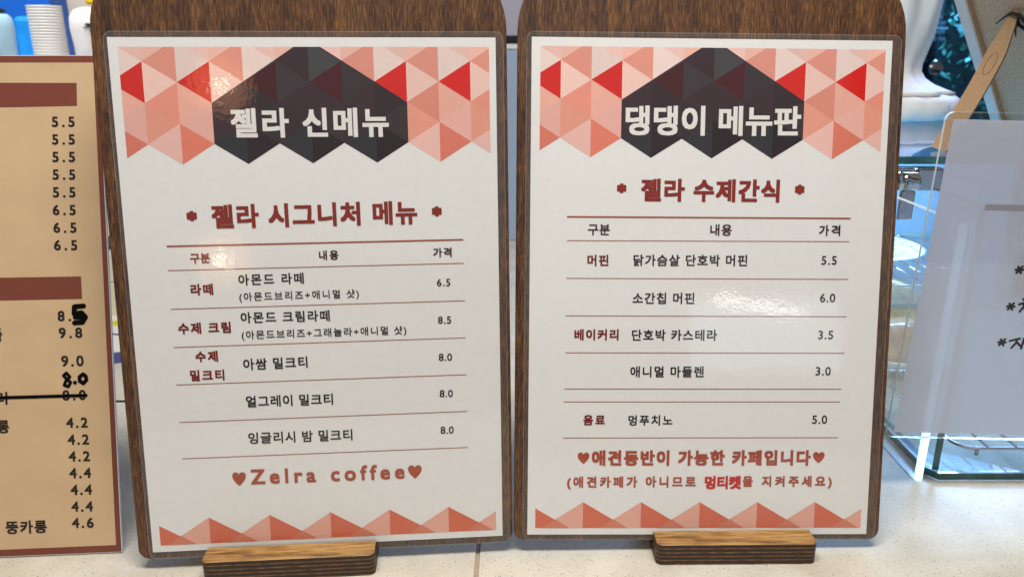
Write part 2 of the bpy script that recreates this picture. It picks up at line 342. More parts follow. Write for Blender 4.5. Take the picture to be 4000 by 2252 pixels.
def text_part(body, x0, y0, x1, y1, h, mat, bold, parent, k=1.0, z=.14, name='lettering', mirror=False):
    """a printed line whose ink fills the box (x0,y0)-(x1,y1) by h, mm in the sheet's own plane"""
    bold = .5 if body == '✱' else bold*.64
    cu = bpy.data.curves.new('t', 'FONT'); cu.body = body; cu.size = 1; cu.resolution_u = 3
    ob = bpy.data.objects.new('t', cu); C.objects.link(ob)
    def get():
        bpy.context.view_layer.update()
        return bpy.data.meshes.new_from_object(ob.evaluated_get(bpy.context.evaluated_depsgraph_get()))
    def bb(me):
        xs = [v.co.x for v in me.vertices]; ys = [v.co.y for v in me.vertices]; return min(xs), max(xs), min(ys), max(ys)
    me = get(); a = bb(me); Wd = math.hypot(x1-x0, y1-y0)-2*bold; H = h-2*bold; sc = H/(a[3]-a[2])
    if len(body) > 1 and Wd/sc > 0:
        w1 = a[1]-a[0]; cu.space_character = 1.2; m2 = get(); b = bb(m2); w2 = b[1]-b[0]
        t = 1+.2*(Wd/sc-w1)/max(1e-6, w2-w1); cu.space_character = min(1.6, max(.86, t)); me = get(); a = bb(me)
    sx = Wd/(a[1]-a[0]); sy = H/(a[3]-a[2])
    base = [((v.co.x-a[0])*sx+bold, (v.co.y-a[2])*sy+bold) for v in me.vertices]
    if mirror: base = [(Wd+2*bold-x, y) for x, y in base]
    F0 = [tuple(p.vertices) for p in me.polygons]
    ang = math.atan2(y1-y0, x1-x0); ca, sa = math.cos(ang), math.sin(ang)
    offs = [(0, 0)] if not bold else [(i*bold, j*bold) for i in (-1, 0, 1) for j in (-1, 0, 1)]
    V, F = [], []
    for n, (dx, dy) in enumerate(offs):
        o = len(V)
        V += [((x0+(x+dx)*ca-(y+dy)*sa)*k, (y0+(x+dx)*sa+(y+dy)*ca)*k, z+.006*n) for x, y in base]
        F += [tuple(o+i for i in f) for f in F0]
    C.objects.unlink(ob); bpy.data.objects.remove(ob)
    return mesh(name, V, F, mat, parent)
def strokes(name, lines, r, z, mat, parent, k=1.0):
    """marker strokes: flat round-ended bars in the sheet plane"""
    V, F = [], []; zz = z
    for L in lines:
        for (ax, ay), (bx, by) in zip(L, L[1:]):
            a = math.atan2(by-ay, bx-ax); o = len(V); n = 8
            for i in range(n+1): t = a+math.pi/2+math.pi*i/n; V.append(((ax+r*math.cos(t))*k, (ay+r*math.sin(t))*k, zz))
            for i in range(n+1): t = a-math.pi/2+math.pi*i/n; V.append(((bx+r*math.cos(t))*k, (by+r*math.sin(t))*k, zz))
            F.append(tuple(range(o, o+2*n+2))); zz += .006
    return mesh(name, V, F, mat, parent)
TEXT_L = [
    ('✱', 34.53, 197.36, 40.41, 197.41, 5.65, 'h1', 0),
    ('젤라 시그니처 메뉴', 48.33, 192.73, 163.51, 193.41, 13.6, 'h1', .8),
    ('✱', 171.86, 197.74, 177.64, 197.8, 5.77, 'h1', 0),
    ('구분', 34.72, 173.32, 45.86, 173.39, 5.75, 'rr', 0.25),
    ('내용', 106.73, 173.73, 117.76, 173.81, 5.58, 'rd', 0.25),
    ('가격', 171.98, 174.02, 182.64, 174.03, 5.63, 'rd', 0.25),
    ('아몬드 라떼', 60.65, 160.07, 97.46, 160.3, 6.52, 'bk', 0.22),
    ('(아몬드브리즈+애니멀 샷)', 60.52, 150.08, 128.39, 150.58, 5.94, 'bk', 0.12),
    ('라떼', 33.73, 154.96, 46.21, 155.05, 6.6, 'rr', 0.35),
    ('6.5', 173.63, 157.02, 181.45, 156.99, 4.36, 'bk', 0.12),
    ('아몬드 크림라떼', 60.49, 137.97, 111.11, 138.01, 6.62, 'bk', 0.22),
    ('수제 크림', 25.09, 132.57, 54.55, 132.68, 6.69, 'rr', 0.35),
    ('8.5', 173.66, 134.7, 181.39, 134.65, 4.43, 'bk', 0.12),
    ('(아몬드브리즈+그래놀라+애니멀 샷)', 60.43, 127.67, 155.01, 128.12, 6.04, 'bk', 0.12),
    ('수제', 33.48, 115.89, 46.13, 115.89, 6.54, 'rr', 0.35),
    ('아쌈 밀크티', 60.23, 110.22, 97.01, 110.65, 6.91, 'bk', 0.22),
    ('8.0', 173.55, 112.28, 181.41, 112.2, 4.49, 'bk', 0.12),
    ('밀크티', 29.74, 104.65, 49.05, 104.57, 6.67, 'rr', 0.35),
    ('얼그레이 밀크티', 60.24, 87.79, 110.59, 87.71, 6.97, 'bk', 0.22),
    ('8.0', 173.52, 89.98, 181.41, 89.9, 4.53, 'bk', 0.12),
    ('잉글리시 밤 밀크티', 60.19, 65.39, 120.99, 65.21, 7.08, 'bk', 0.22),
    ('8.0', 173.41, 67.22, 181.35, 67.11, 4.6, 'bk', 0.12),
    ('♥', 49.38, 39.72, 57.26, 39.67, 8.48, 'ft', 0),
    ('Zelra coffee', 59.98, 40.05, 151.06, 39.7, 9.59, 'ft', 0.55),
    ('♥', 153.26, 39.6, 161.42, 39.55, 8.51, 'ft', 0),
    ('젤라 신메뉴', 62.27, 243.05, 149.1, 242.87, 16.16, 'wh', 0.85),
]
TEXT_R = [
    ('댕댕이 메뉴판', 55.22, 241.52, 158.27, 241.97, 17.18, 'wh', 0.85),
    ('✱', 50.86, 208.13, 56.56, 208.17, 5.55, 'h1', 0),
    ('젤라 수제간식', 65.19, 203.25, 147.33, 203.16, 13.47, 'h1', .8),
    ('✱', 156.31, 208.05, 162.14, 208.09, 5.75, 'h1', 0),
    ('구분', 34.19, 183.22, 47.26, 183.22, 6.62, 'rd', 0.25),
    ('내용', 106.82, 183.42, 119.72, 183.41, 6.82, 'rd', 0.25),
    ('가격', 171.87, 183.65, 184.57, 183.73, 6.5, 'rd', 0.25),
    ('머핀', 34.15, 164.95, 46.75, 165.02, 6.85, 'rr', 0.35),
    ('닭가슴살 단호박 머핀', 61.61, 165.19, 129.59, 165.39, 6.85, 'bk', 0.22),
    ('5.5', 174.13, 166.58, 183.33, 166.63, 5.17, 'bk', 0.12),
    ('소간칩 머핀', 61.59, 142.51, 98.6, 142.59, 6.92, 'bk', 0.22),
    ('6.0', 174.31, 144.06, 183.55, 144.11, 5.22, 'bk', 0.12),
    ('베이커리', 27.09, 120.46, 53.67, 120.55, 6.8, 'rr', 0.35),
    ('단호박 카스테라', 61.65, 120.32, 113.03, 120.5, 6.81, 'bk', 0.22),
    ('3.5', 174.3, 121.68, 183.32, 121.71, 5.27, 'bk', 0.12),
    ('애니멀 마들렌', 61.21, 98.07, 105.7, 98.19, 6.82, 'bk', 0.22),
    ('3.0', 173.72, 99.54, 182.96, 99.56, 5.29, 'bk', 0.12),
    ('음료', 33.3, 68.58, 46.46, 68.59, 6.31, 'rr', 0.35),
    ('멍푸치노', 60.7, 68.32, 87.58, 68.45, 6.51, 'bk', 0.22),
    ('5.0', 172.93, 69.65, 182.13, 69.67, 5.26, 'bk', 0.12),
    ('♥', 30.28, 44.47, 37.38, 44.48, 7.17, 'ft', 0),
    ('애견동반이 가능한 카페입니다', 38.86, 43.28, 173.14, 43.51, 9.76, 'ft', 0.7),
    ('♥', 174.45, 45.02, 181.63, 45.02, 7.02, 'ft', 0),
    ('(애견카페가 아니므로', 24.0, 28.47, 102.98, 28.64, 8.21, 'ft', 0.42),
    ('멍티켓', 108.37, 28.64, 130.87, 28.63, 8.45, 'rb', 0.6),
    ('을 지켜주세요)', 131.64, 29.04, 186.82, 29.02, 8.05, 'ft', 0.42),
]
TEXT_M = [
    ('5.5', 181.64, 257.09, 194.68, 257.01, 6.14, 'mb', 0.36),
    ('5.5', 181.26, 246.79, 194.29, 246.68, 6.15, 'mb', 0.36),
    ('5.5', 180.88, 236.56, 193.91, 236.43, 6.17, 'mb', 0.36),
    ('5.5', 180.49, 226.21, 193.52, 226.06, 6.18, 'mb', 0.36),
    ('5.5', 180.1, 215.82, 193.13, 215.66, 6.2, 'mb', 0.36),
    ('6.5', 179.52, 205.42, 192.74, 205.23, 6.22, 'mb', 0.36),
    ('6.5', 179.38, 194.98, 192.66, 194.76, 6.23, 'mb', 0.36),
    ('6.5', 179.25, 184.61, 192.6, 184.38, 6.25, 'mb', 0.36),
    ('8.', 179.16, 142.36, 186.89, 142.18, 6.28, 'mb', 0.36),
    ('9.8', 179.38, 132.09, 192.98, 131.97, 6.41, 'mb', 0.36),
    ('9.0', 179.91, 115.01, 193.01, 114.87, 6.66, 'mb', 0.36),
    ('8.0', 179.63, 94.42, 193.3, 94.33, 6.36, 'mb', 0.36),
    ('러', 140.97, 93.16, 147.71, 92.95, 7.77, 'mb', 0.4),
    ('플', 140.31, 131.2, 146.82, 131.14, 7.91, 'mb', 0.4),
    ('롱', 141.08, 75.68, 147.95, 75.67, 8.02, 'mb', 0.4),
    ('뚱카롱', 142.52, 13.99, 166.59, 13.76, 8.15, 'mb', 0.4),
    ('4.2', 180.94, 77.71, 193.57, 77.51, 6.38, 'mb', 0.36),
    ('4.2', 181.28, 67.36, 193.82, 67.16, 6.4, 'mb', 0.36),
    ('4.2', 181.31, 57.12, 193.87, 56.89, 6.42, 'mb', 0.36),
    ('4.4', 181.24, 46.85, 194.02, 46.59, 6.43, 'mb', 0.36),
    ('4.4', 181.48, 36.54, 194.07, 36.28, 6.45, 'mb', 0.36),
    ('4.4', 181.41, 26.22, 194.12, 25.93, 6.47, 'mb', 0.36),
    ('4.6', 181.23, 16.1, 194.07, 15.79, 6.48, 'mb', 0.36),
]
RULES_L = [
    (22.43, 183.34, 189.55, 184.0, 1.0),
    (22.09, 169.6, 189.57, 170.27, 0.45),
    (21.83, 147.32, 189.73, 148.09, 0.45),
    (21.74, 125.0, 189.66, 125.83, 0.45),
    (21.5, 102.73, 189.69, 103.38, 0.45),
    (21.48, 80.11, 189.6, 80.68, 0.45),
    (21.42, 57.83, 189.52, 58.03, 0.45),
]
RULES_R = [
    (21.75, 194.0, 190.37, 194.1, 1.0),
    (21.95, 180.0, 190.45, 180.43, 0.45),
    (21.83, 157.68, 190.89, 157.94, 0.45),
    (21.7, 135.23, 190.88, 135.42, 0.45),
    (21.83, 112.92, 190.67, 113.2, 0.45),
    (21.69, 90.85, 189.99, 91.13, 0.45),
    (21.13, 82.92, 189.6, 83.24, 0.45),
    (21.13, 60.66, 189.51, 61.02, 0.45),
]

# ------------------------------------------------------------------ counter
counter = empty('counter', (0, .4, 0), kind='structure')
def slab(x0, x1, y0, y1):
    o = box('stone_slab', x0, x1, y0, y1, -22, 0, 'stone', None, bev=.35, origin=(0, 400, 0)); o.parent = counter
slab(-900, -22.4, -120, 609); slab(-19.6, 1000, -120, 611.0)
slab(-900, -22.4, 614, 1250); slab(-19.6, 1000, 611.5, 1250)
g = box('grout_bed', -900, 1000, -119, 1249, -24, -1.1, 'grout', None, origin=(0, 400, 0)); g.parent = counter
g = box('dark_joint', -899, -22.6, 609.1, 613.9, -4, -.6, 'dark_joint', None, origin=(0, 400, 0)); g.parent = counter

# ------------------------------------------------------------------ printed menus on wooden boards
PINK = {'LP0': (232, 190, 174), 'RPa0': (238, 186, 164), 'LPa1': (224, 148, 124), 'RPb': (236, 196, 178), 'RED': (208, 30, 22),
        'RPa2': (232, 172, 148), 'LPb2': (228, 172, 154), 'OR': (220, 122, 94), 'RPb0': (232, 208, 194), 'SAL': (224, 142, 118),
        'RPm': (228, 154, 126), 'LPk': (232, 184, 168), 'LPm': (228, 170, 150)}
XC = lambda i: 17.0+17.84*i
YA = (306.6, 284.3, 262.1, 239.9); YB = (295.4, 273.2, 251.0, 228.7)
def header_cells():
    out = []
    for s in range(-1, 11):
        l, r = XC(s), XC(s+1)
        if s % 2:            # left column of the strip carries the B rows
            for i, nm in enumerate(('LP0', 'RED', 'LPb2')): out.append((((l, YB[i]), (r, YA[i]), (r, YA[i+1])), nm))
            for i, nm in enumerate(('RPb0', 'RPa2', 'OR')): out.append((((r, YA[i+1]), (l, YB[i]), (l, YB[i+1])), nm))
        else:
            for i, nm in enumerate(('RPa0', 'RPb', 'RPm')): out.append((((l, YA[i]), (l, YA[i+1]), (r, YB[i])), nm))
            for i, nm in enumerate(('LPa1', 'SAL', 'LPk')): out.append((((l, YA[i+1]), (r, YB[i]), (r, YB[i+1])), nm))
    return out
def clip(P, f):
    out = []
    for a, b in zip(P, P[1:]+P[:1]):
        fa, fb = f(a), f(b)
        if fa >= 0: out.append(a)
        if fa*fb < 0:
            t = fa/(fa-fb); out.append((a[0]+t*(b[0]-a[0]), a[1]+t*(b[1]-a[1])))
    return out
def ink_mesh(name, polys, parent, k, z):
    me = bpy.data.meshes.new(name); V, F, cols = [], [], []
    for n, (P, c) in enumerate(polys):
        if len(P) < 3: continue
        o = len(V); V += [(x*k*MM, y*k*MM, z*MM) for x, y in P]; F.append(tuple(range(o, o+len(P)))); cols.append(c)
    me.from_pydata(V, [], F); me.materials.append(M['ink'])
    at = me.color_attributes.new('ink', 'FLOAT_COLOR', 'CORNER'); li = 0
    for p, c in zip(me.polygons, cols):
        for _ in p.loop_indices: at.data[li].color = c; li += 1
    return link(bpy.data.objects.new(name, me), parent)
XL, XR, YT = 5.1, 206.2, 291.9
def header_print(parent, k):
    rnd = random.Random(3); light, dark = [], []
    for tri, nm in header_cells():
        P = list(tri)
        for f in (lambda p: p[0]-XL, lambda p: XR-p[0], lambda p: YT-p[1]):
            P = clip(P, f)
            if len(P) < 3: break
        if len(P) < 3: continue
        c = PINK[nm]; c = (c[0], c[1], c[2]+(7 if nm != 'RED' else 0)); j = rnd.uniform(.97, 1.03); light.append((P, lin(*[min(255, v*j) for v in c])))
        # the dark banner multiplies the pattern: same cells clipped to its outline
        D = list(P)
        sl = (YT-262.0)/(98.6-XC(2))
        for f in (lambda p: p[0]-XC(2), lambda p: XC(8)-p[0], lambda p: 262.0+sl*(p[0]-XC(2))-p[1], lambda p: 262.0+(YT-262.0)/(XC(8)-113)*(XC(8)-p[0])-p[1]):
            D = clip(D, f)
            if len(D) < 3: break
        if len(D) >= 3:
            dk = (66, 14, 20) if nm == 'RED' else {'RPb': (58, 47, 52), 'RPb0': (62, 60, 64), 'LPk': (42, 40, 44), 'LPb2': (50, 37, 42), 'OR': (36, 20, 24)}.get(nm, (52, 34, 40))
            j = rnd.uniform(.9, 1.1); dark.append((D, lin(*[v*j for v in dk])))
    ink_mesh('triangle_pattern', light, parent, k, .04)
    ink_mesh('title_banner', dark, parent, k, .08)
def footer_print(parent, k):
    P0, B = 4.1, 20.5; light, dark, over = [], [], []
    peaks = [-1.7, 34, 69.6, 105.7, 141.2, 177, 212.6]
    def cl(P):
        for f in (lambda p: p[0]-4.8, lambda p: 206.1-p[0]):
            P = clip(P, f)
            if len(P) < 3: return []
        return P
    for x in peaks:
        l = cl([(x-25.4, P0), (x, P0), (x, B)]); d = cl([(x, B), (x, P0), (x+27.5, P0)])
        if l: light.append((l, lin(226, 168, 152)))
        if d: dark.append((d, lin(210, 106, 80)))
    for a, b in zip(peaks, peaks[1:]):
        x1, x2 = b-25.4, a+27.5; xm = (x1+x2)/2; over.append((cl([(x1, P0), (x2, P0), (xm, P0+5.6)]), lin(208, 124, 100)))
    ink_mesh('footer_triangles', dark, parent, k, .04)
    ink_mesh('footer_triangles', light, parent, k, .08)
    ink_mesh('footer_triangles', [o for o in over if o[0]], parent, k, .12)

def board_outline(x0, x1, y0, ys, yn):
    """cutting-board outline: square foot, round shoulders sweeping into a neck"""
    P = rrect(x0, x1, y0, ys, (6.5, 6.5, 1, 1))[:14]
    cx = (x0+x1)/2; nw = 26
    def side(sg):
        xe = x1 if sg > 0 else x0; Q = []
        for i in range(13):
            a = math.radians(90*i/12); Q.append((xe-sg*44*(1-math.cos(a)), ys-14+44*math.sin(a)))
        Q.append((cx+sg*(nw+10), ys+34)); Q.append((cx+sg*nw, ys+42)); Q.append((cx+sg*nw, yn-14))
        for i in range(1, 7):
            a = math.radians(90*i/6); Q.append((cx+sg*(nw-14+14*math.cos(a)), yn-14+14*math.sin(a)))
        return Q
    return P+side(1)+side(-1)[::-1]

def menu_board(R, t, s, label, texts, rules, bx0, bx1, by0, lam, lean_label):
    k = s
    rot = Matrix(R)
    org = Vector((0, 0, 295.9))+(Vector(t)-Vector((0, 0, 295.9)))*s
    root = empty('menu_board', org*MM, rot, label=label, cat='menu board', group='menu boards on the counter')
    sc = lambda P: [(x*k, y*k) for x, y in P]
    b = prism('wooden_board', sc(board_outline(bx0, bx1, by0, 315, 380)), -6.2, -.9, ['wood', 'wood'], root, bev=.5)
    p = mesh('paper_sheet', [(0, 0, 0), (210*k, 0, 0), (210*k, 297*k, 0), (0, 297*k, 0), (0, 0, -.12), (210*k, 0, -.12), (210*k, 297*k, -.12), (0, 297*k, -.12)],
             [(0, 1, 2, 3), (7, 6, 5, 4), (0, 4, 5, 1), (1, 5, 6, 2), (2, 6, 7, 3), (3, 7, 4, 0)], 'paper', root)
    lx0, lx1, ly0, ly1 = lam
    o = rrect(lx0, lx1, ly0, ly1, 4.5); i = [(min(210, max(0, x)), min(297, max(0, y))) for x, y in rrect(.01, 209.99, .01, 296.99, .02)]
    ring('laminate_margin', sc(o), sc(i), .05, 'margin', root)
    i2 = rrect(lx0+.35, lx1-.35, ly0+.35, ly1-.35, 4.2)
    ring('laminate_rim', sc(o), sc(i2), .12, 'rim', root)
    header_print(p, k); footer_print(p, k)
    for tx, x0, y0, x1, y1, h, st, bo in texts: text_part(tx, x0, y0, x1, y1, h, st, bo, p, k)
    for x0, y0, x1, y1, w in rules:
        mesh('table_rule', [(x0*k, (y0-w/2)*k, .1), (x1*k, (y1-w/2)*k, .1), (x1*k, (y1+w/2)*k, .1), (x0*k, (y0+w/2)*k, .1)], [(0, 1, 2, 3)], 'rule', p)
    return root
RL = [[0.99686, -0.01154, 0.0783], [0.07914, 0.14918, -0.98564], [-0.00031, 0.98874, 0.14962]]
RR = [[0.99979, 0.00679, 0.01943], [0.01762, 0.20581, -0.97843], [-0.01064, 0.97857, 0.20564]]
menu_board(RL, (-215.16, 391.5, 6.85), .982, 'left dark wooden board with the drinks menu ending in English words between hearts',
           TEXT_L, RULES_L, -8.8, 216.3, -4.6, (-2.2, 214.4, -4.3, 300.2), '')
menu_board(RR, (9.37, 404.18, 10.37), .992, 'right dark wooden board with the pet snack menu, two red-brown lines below its table',
           TEXT_R, RULES_R, -8.2, 218.2, -3.9, (-3.0, 215.4, -3.2, 300.2), '')

# ------------------------------------------------------------------ plywood foot blocks (slot takes the board)
def block(x0, y0, ang, w, lean, front, label):
    root = empty('board_stand', Vector((x0, y0, 0))*MM, Matrix.Rotation(ang, 3, 'Z'), label=label, cat='stand', group='slotted plywood stands of the menu boards')
    h, tl, th = 13.8, math.tan(lean), 6.4/math.cos(lean)
    ft, fb = front, front-(h-5.5)*tl
    prof = [(0, 0), (front+th+18, 0), (front+th+18, h), (ft+th, h), (fb+th, 5.5), (fb, 5.5), (ft, h), (0, h)]
    bm = bmesh.new(); a = [bm.verts.new((0, y*MM, z*MM)) for y, z in prof]; f = bm.faces.new(a)
    r = bmesh.ops.extrude_face_region(bm, geom=[f]); bmesh.ops.translate(bm, verts=[v for v in r['geom'] if isinstance(v, bmesh.types.BMVert)], vec=(w*MM, 0, 0))
    ve = [e for e in bm.edges if abs(e.verts[0].co.x-e.verts[1].co.x) < 1e-6 and abs(e.verts[0].co.y-e.verts[1].co.y) < 1e-6 and
          (e.verts[0].co.y < 1e-6 or e.verts[0].co.y > (front+th+17)*MM)]
    bmesh.ops.bevel(bm, geom=ve, offset=3.6*MM, segments=6, affect='EDGES', profile=.5)
    te = [e for e in bm.edges if all(abs(v.co.z-h*MM) < 1e-6 and v.co.y < ft*MM+1e-6 for v in e.verts)]
    bmesh.ops.bevel(bm, geom=te, offset=.5*MM, segments=2, affect='EDGES', profile=.5)
    bmesh.ops.recalc_face_normals(bm, faces=bm.faces)
    for q in bm.faces:
        if q.normal.z > .8 and q.calc_center_median().z > h*.9*MM: q.material_index = 1
    return from_bm('slotted_block', bm, ['ply', 'wood_top'], root)
block(86.3, 388.6, .012, 96.0, math.radians(11.9), 14.9, 'slotted plywood block holding the right menu board, all of its front edge in view')
block(-178.6, 372.4, math.radians(4.2), 98.6, math.radians(8.6), 14.4, 'slotted plywood block holding the left menu board, cut off by the lower photo edge')

# ------------------------------------------------------------------ tan price list
RM = [[0.99762, -0.01682, 0.0668], [0.06889, 0.24358, -0.96743], [0.0, 0.96973, 0.24416]]
ml = empty('price_list', Vector((-448.08, 385.31, 1.0))*MM, Matrix(RM), label='tan price list with brown border and marker corrections, leaning left of the wooden boards', cat='price list')
prism('card', [(0, 0), (210, 0), (210, 298.8), (0, 298.8)], -1.6, -.1, ['white_edge'], ml)
pr = mesh('printed_sheet', [(.4, .4, 0), (209.6, .4, 0), (209.6, 298.4, 0), (.4, 298.4, 0)], [(0, 1, 2, 3)], 'brown', ml)
mesh('tan_panel', [(4, 4.6, .05), (206.6, 4.6, .05), (206.9, 294.5, .05), (4, 294.5, .05)], [(0, 1, 2, 3)], 'tan', pr)
mesh('heading_bar', [(12, 266.6, .1), (196.5, 269.3, .1), (196.9, 282.7, .1), (12, 283.8, .1)], [(0, 1, 2, 3)], 'brown', pr)
mesh('heading_bar', [(12, 155.4, .1), (193.9, 155.4, .1), (193.9, 168.9, .1), (12, 169.4, .1)], [(0, 1, 2, 3)], 'brown', pr)
for tx, x0, y0, x1, y1, h, st, bo in TEXT_M: text_part(tx, x0, y0, x1, y1, h, st, bo, pr)
strokes('marker_correction', [[(143, 97.3), (193.4, 97.25)]], 1.0, .3, 'marker', pr)
strokes('marker_correction', [[(194.6, 151.2), (189.3, 150.9), (188.9, 146.9), (193.2, 147.2), (195.4, 144.6), (193.4, 141.4), (188.9, 141.2)], [(189.5, 144.6), (193, 144.4)]], 1.45, .3, 'marker', pr)
strokes('marker_correction', [[(182.7, 111.2), (180.9, 109.6), (182.7, 107.5), (184.9, 105.4), (183.4, 102.8), (181.1, 103.8), (182.3, 106.6), (184.6, 108.8), (182.7, 111.2)]], .9, .3, 'marker', pr)
strokes('marker_correction', [[(192.4, 110.2), (190.2, 108.6), (190.2, 106), (192.2, 104.6), (194.1, 106.6), (193.9, 108.8), (192.4, 110.2)], [(187.3, 105.2), (187.5, 105.2)]], 1.1, .3, 'marker', pr)

# ------------------------------------------------------------------ handwritten notice in an acrylic sleeve, hung on the case
RS = [[0.99973, 0.0234, 0.0], [0.0, 0.0, -1.0], [-0.0234, 0.99973, 0.0]]
sg = empty('acrylic_notice', Vector((260.62, 471, 44.69))*MM, Matrix(RS), label='clear acrylic sleeve with a handwritten white notice, at the right edge of the photo', cat='notice')
prism('acrylic_sleeve', rrect(-4.2, 301, -4.5, 213.6, 5), -2.6, -.6, ['acrylic', 'acrylic_edge'], sg, side=1)
prism('acrylic_sleeve', rrect(-3.4, 300, -2.6, 213.0, 5), .5, 1.6, ['acrylic', 'acrylic'], sg, side=1)
box('mounting_pad', 60, 90, 100, 130, -12.3, -2.6, 'white', sg)
sh = mesh('paper_sheet', [(0, 0, 0), (297, 0, 0), (297, 209.4, 0), (0, 209.4, 0)], [(0, 1, 2, 3)], 'sheet', sg)
mesh('tape_strip', [(30, 154.6, .08), (120, 153.6, .08), (120, 158, .08), (30, 158.4, .08)], [(0, 1, 2, 3)], 'tape', sh)
def ast(x, y): return [[(x-2.4, y), (x+2.4, y)], [(x-1.5, y-2.0), (x+1.5, y+2.2)], [(x-1.2, y+2.0), (x+1.3, y-2.1)]]
strokes('handwriting', ast(60.5, 116.6), .8, .1, 'marker', sh); strokes('handwriting', ast(60.3, 91.9), .8, .1, 'marker', sh); strokes('handwriting', ast(60.0, 67.1), .8, .1, 'marker', sh)
strokes('handwriting', [[(64.9, 68.2), (71.1, 70)], [(69.4, 68.6), (69.2, 66.8), (67, 63.4)], [(69.8, 67.2), (72.6, 64.9)], [(73.9, 70.2), (73.4, 63)], [(73.7, 66.8), (75.6, 67)]], .8, .1, 'marker', sh)
strokes('handwriting', [[(67.3, 97.2), (68.4, 96.4)], [(65.3, 93.5), (70, 95)], [(68.6, 94.4), (68.6, 91.8), (66.8, 88.6)], [(69.2, 91.5), (71.4, 88.6)], [(73, 97), (72.6, 88)]], .8, .1, 'marker', sh)

# ------------------------------------------------------------------ glass pastry case
case = empty('pastry_case', (.3, .483, 0), label='glass pastry case with chrome hinge and glass shelves behind the handwritten notice', cat='display case')
def cbox(*a, **k):
    o = box(*a, origin=(300, 483, 0), **k); o.parent = case; return o
bp = prism('base_plate', [(2.0-2.0+5, 0), (320, 0), (320, 460), (-1, 460), (-1, 8)], .4, 5.6, ['glass', 'green_edge'], case, side=1)
cbox('side_pane', 301.5, 306.5, 487.5, 940, 5.8, 198, ['glass', 'green_edge'], thin='x')
cbox('acrylic_door', 287.2, 292.4, 483.6, 596, .5, 187.6, ['acrylic', 'acrylic_edge'], thin='x', bev=.4)
cbox('edge_glow_bar', 287.6, 292.0, 480.4, 483.3, 1, 187, 'edge_glow', bev=.4)  # added glowing strip, stands in for the lit edge of the acrylic sheet
cbox('back_panel', 300, 620, 941, 946, .6, 204, ['pale_back'])
cbox('middle_shelf', 307.5, 618, 660, 938, 68, 73, ['glass', 'pale_green_edge'], thin='z')
cbox('cabinet_body', 300, 495, 948, 1440, .6, 204.5, ['case_body'])
top = prism('top_pane', [(-4, 132), (213, 132), (411, 700), (504, 967), (-4, 967)], 206, 212, ['glass_top', 'green_edge'], case, side=1)
# chrome hinge: barrel, arm and finger tab
hx = empty
h0 = lathe('hinge_barrel', [(2, 0), (6.6, .6), (7.4, 2), (7.4, 12), (6.6, 13.6), (2, 14)], 'chrome', case, loc=(0, 0, 0), seg=28)
h0.rotation_euler = (0, math.radians(90), 0); h0.location = (.0015, .112, .1955)
cb = prism('hinge_arm', rrect(14, 37, 112, 128, 4), 188.5, 205.2, ['chrome', 'chrome'], case, bev=1.2)
prism('hinge_arm', rrect(-1.5, 16, 116, 126, 3), 187.9, 205.4, ['chrome', 'chrome'], case, bev=1.0)
bm = bmesh.new(); bmesh.ops.create_cube(bm, size=1)
for v in bm.verts: v.co = Vector((4+12*(v.co.x+.5)-(2.5 if v.co.z < 0 else 0), 112+3*(v.co.y+.5)-(5 if v.co.z < 0 else 0), 166+22*(v.co.z+.5)))*MM
bmesh.ops.bevel(bm, geom=bm.edges[:], offset=1.3*MM, segments=3, affect='EDGES', profile=.5)
from_bm('hinge_tab', bm, 'chrome', case, True)

# ------------------------------------------------------------------ inside the case
def wire_rack(x0, x1, y0, y1, z, r, bars, ax, label, name='wire_rack', cr=14):
    root = empty(name, ((x0+x1)/2*MM, (y0+y1)/2*MM, (z-r-4)*MM), label=label, cat='wire rack')
    cx, cy, zb = (x0+x1)/2, (y0+y1)/2, z-r-4
    P = [(x-cx, y-cy, 4+r) for x, y in rrect(x0, x1, y0, y1, cr, 5)]
    tube('rim_wire', P, r, 'steel', root, closed=True)
    n = bars
    for i in range(1, n):
        if ax == 'y':
            x = x0+(x1-x0)*i/n; tube('bar', [(x-cx, y0-cy, 4+2*r), (x-cx, y1-cy, 4+2*r)], r*.62, 'steel', root, seg=8)
        else:
            y = y0+(y1-y0)*i/n; tube('bar', [(x0-cx, y-cy, 4+2*r), (x1-cx, y-cy, 4+2*r)], r*.62, 'steel', root, seg=8)
    for sx in (-1, 1):
        for sy in (-1, 1):
            a = (sx*((x1-x0)/2-cr), sy*(y1-y0)/2); tube('foot', [(a[0], a[1], 4), (a[0], a[1], 0)], r, 'steel', root, seg=8)
wire_rack(326, 600, 500, 640, 16, 1.25, 13, 'y', 'low chrome cooling rack on the base of the pastry case, under the notice')
wire_rack(330, 470, 695, 900, 79.4, .9, 9, 'y', 'chrome wire rack on the upper glass shelf, under the white plate')
pl = empty('plate', (.380, .825, .0815), label='round pale plate of white flakes on the upper wire rack', cat='plate')
lathe('plate_body', [(30, 0), (44, .8), (62, 3.4), (69, 5.2), (69.4, 5.9), (66, 5.2), (40, 2.4), (2, 2.2)], 'plate', pl, seg=56)
bm = bmesh.new(); rnd = random.Random(5)
for i in range(95):
    a = rnd.uniform(0, 6.28); q = 66*math.sqrt(rnd.uniform(.02, .9)); m4 = Matrix.Translation((q*math.cos(a)*MM, q*math.sin(a)*MM, (4.6+q*.03+rnd.uniform(0, 1.5))*MM)) @ Matrix.Rotation(rnd.uniform(0, 3), 4, 'Z')
    bmesh.ops.create_icosphere(bm, subdivisions=1, radius=1*MM, matrix=m4 @ Matrix.Diagonal((rnd.uniform(3, 5), rnd.uniform(2.2, 3.5), 1.0, 1)))
fl = from_bm('white_flakes', bm, 'plate', None, True); fl.location = (.380, .825, .0815); tag(fl, 'white flakes scattered over the round plate in the pastry case', 'flakes', kind='stuff')
dish = empty('dish', (.372, .705, .0058), label='white rimmed dish under the breads on the base of the pastry case', cat='dish')
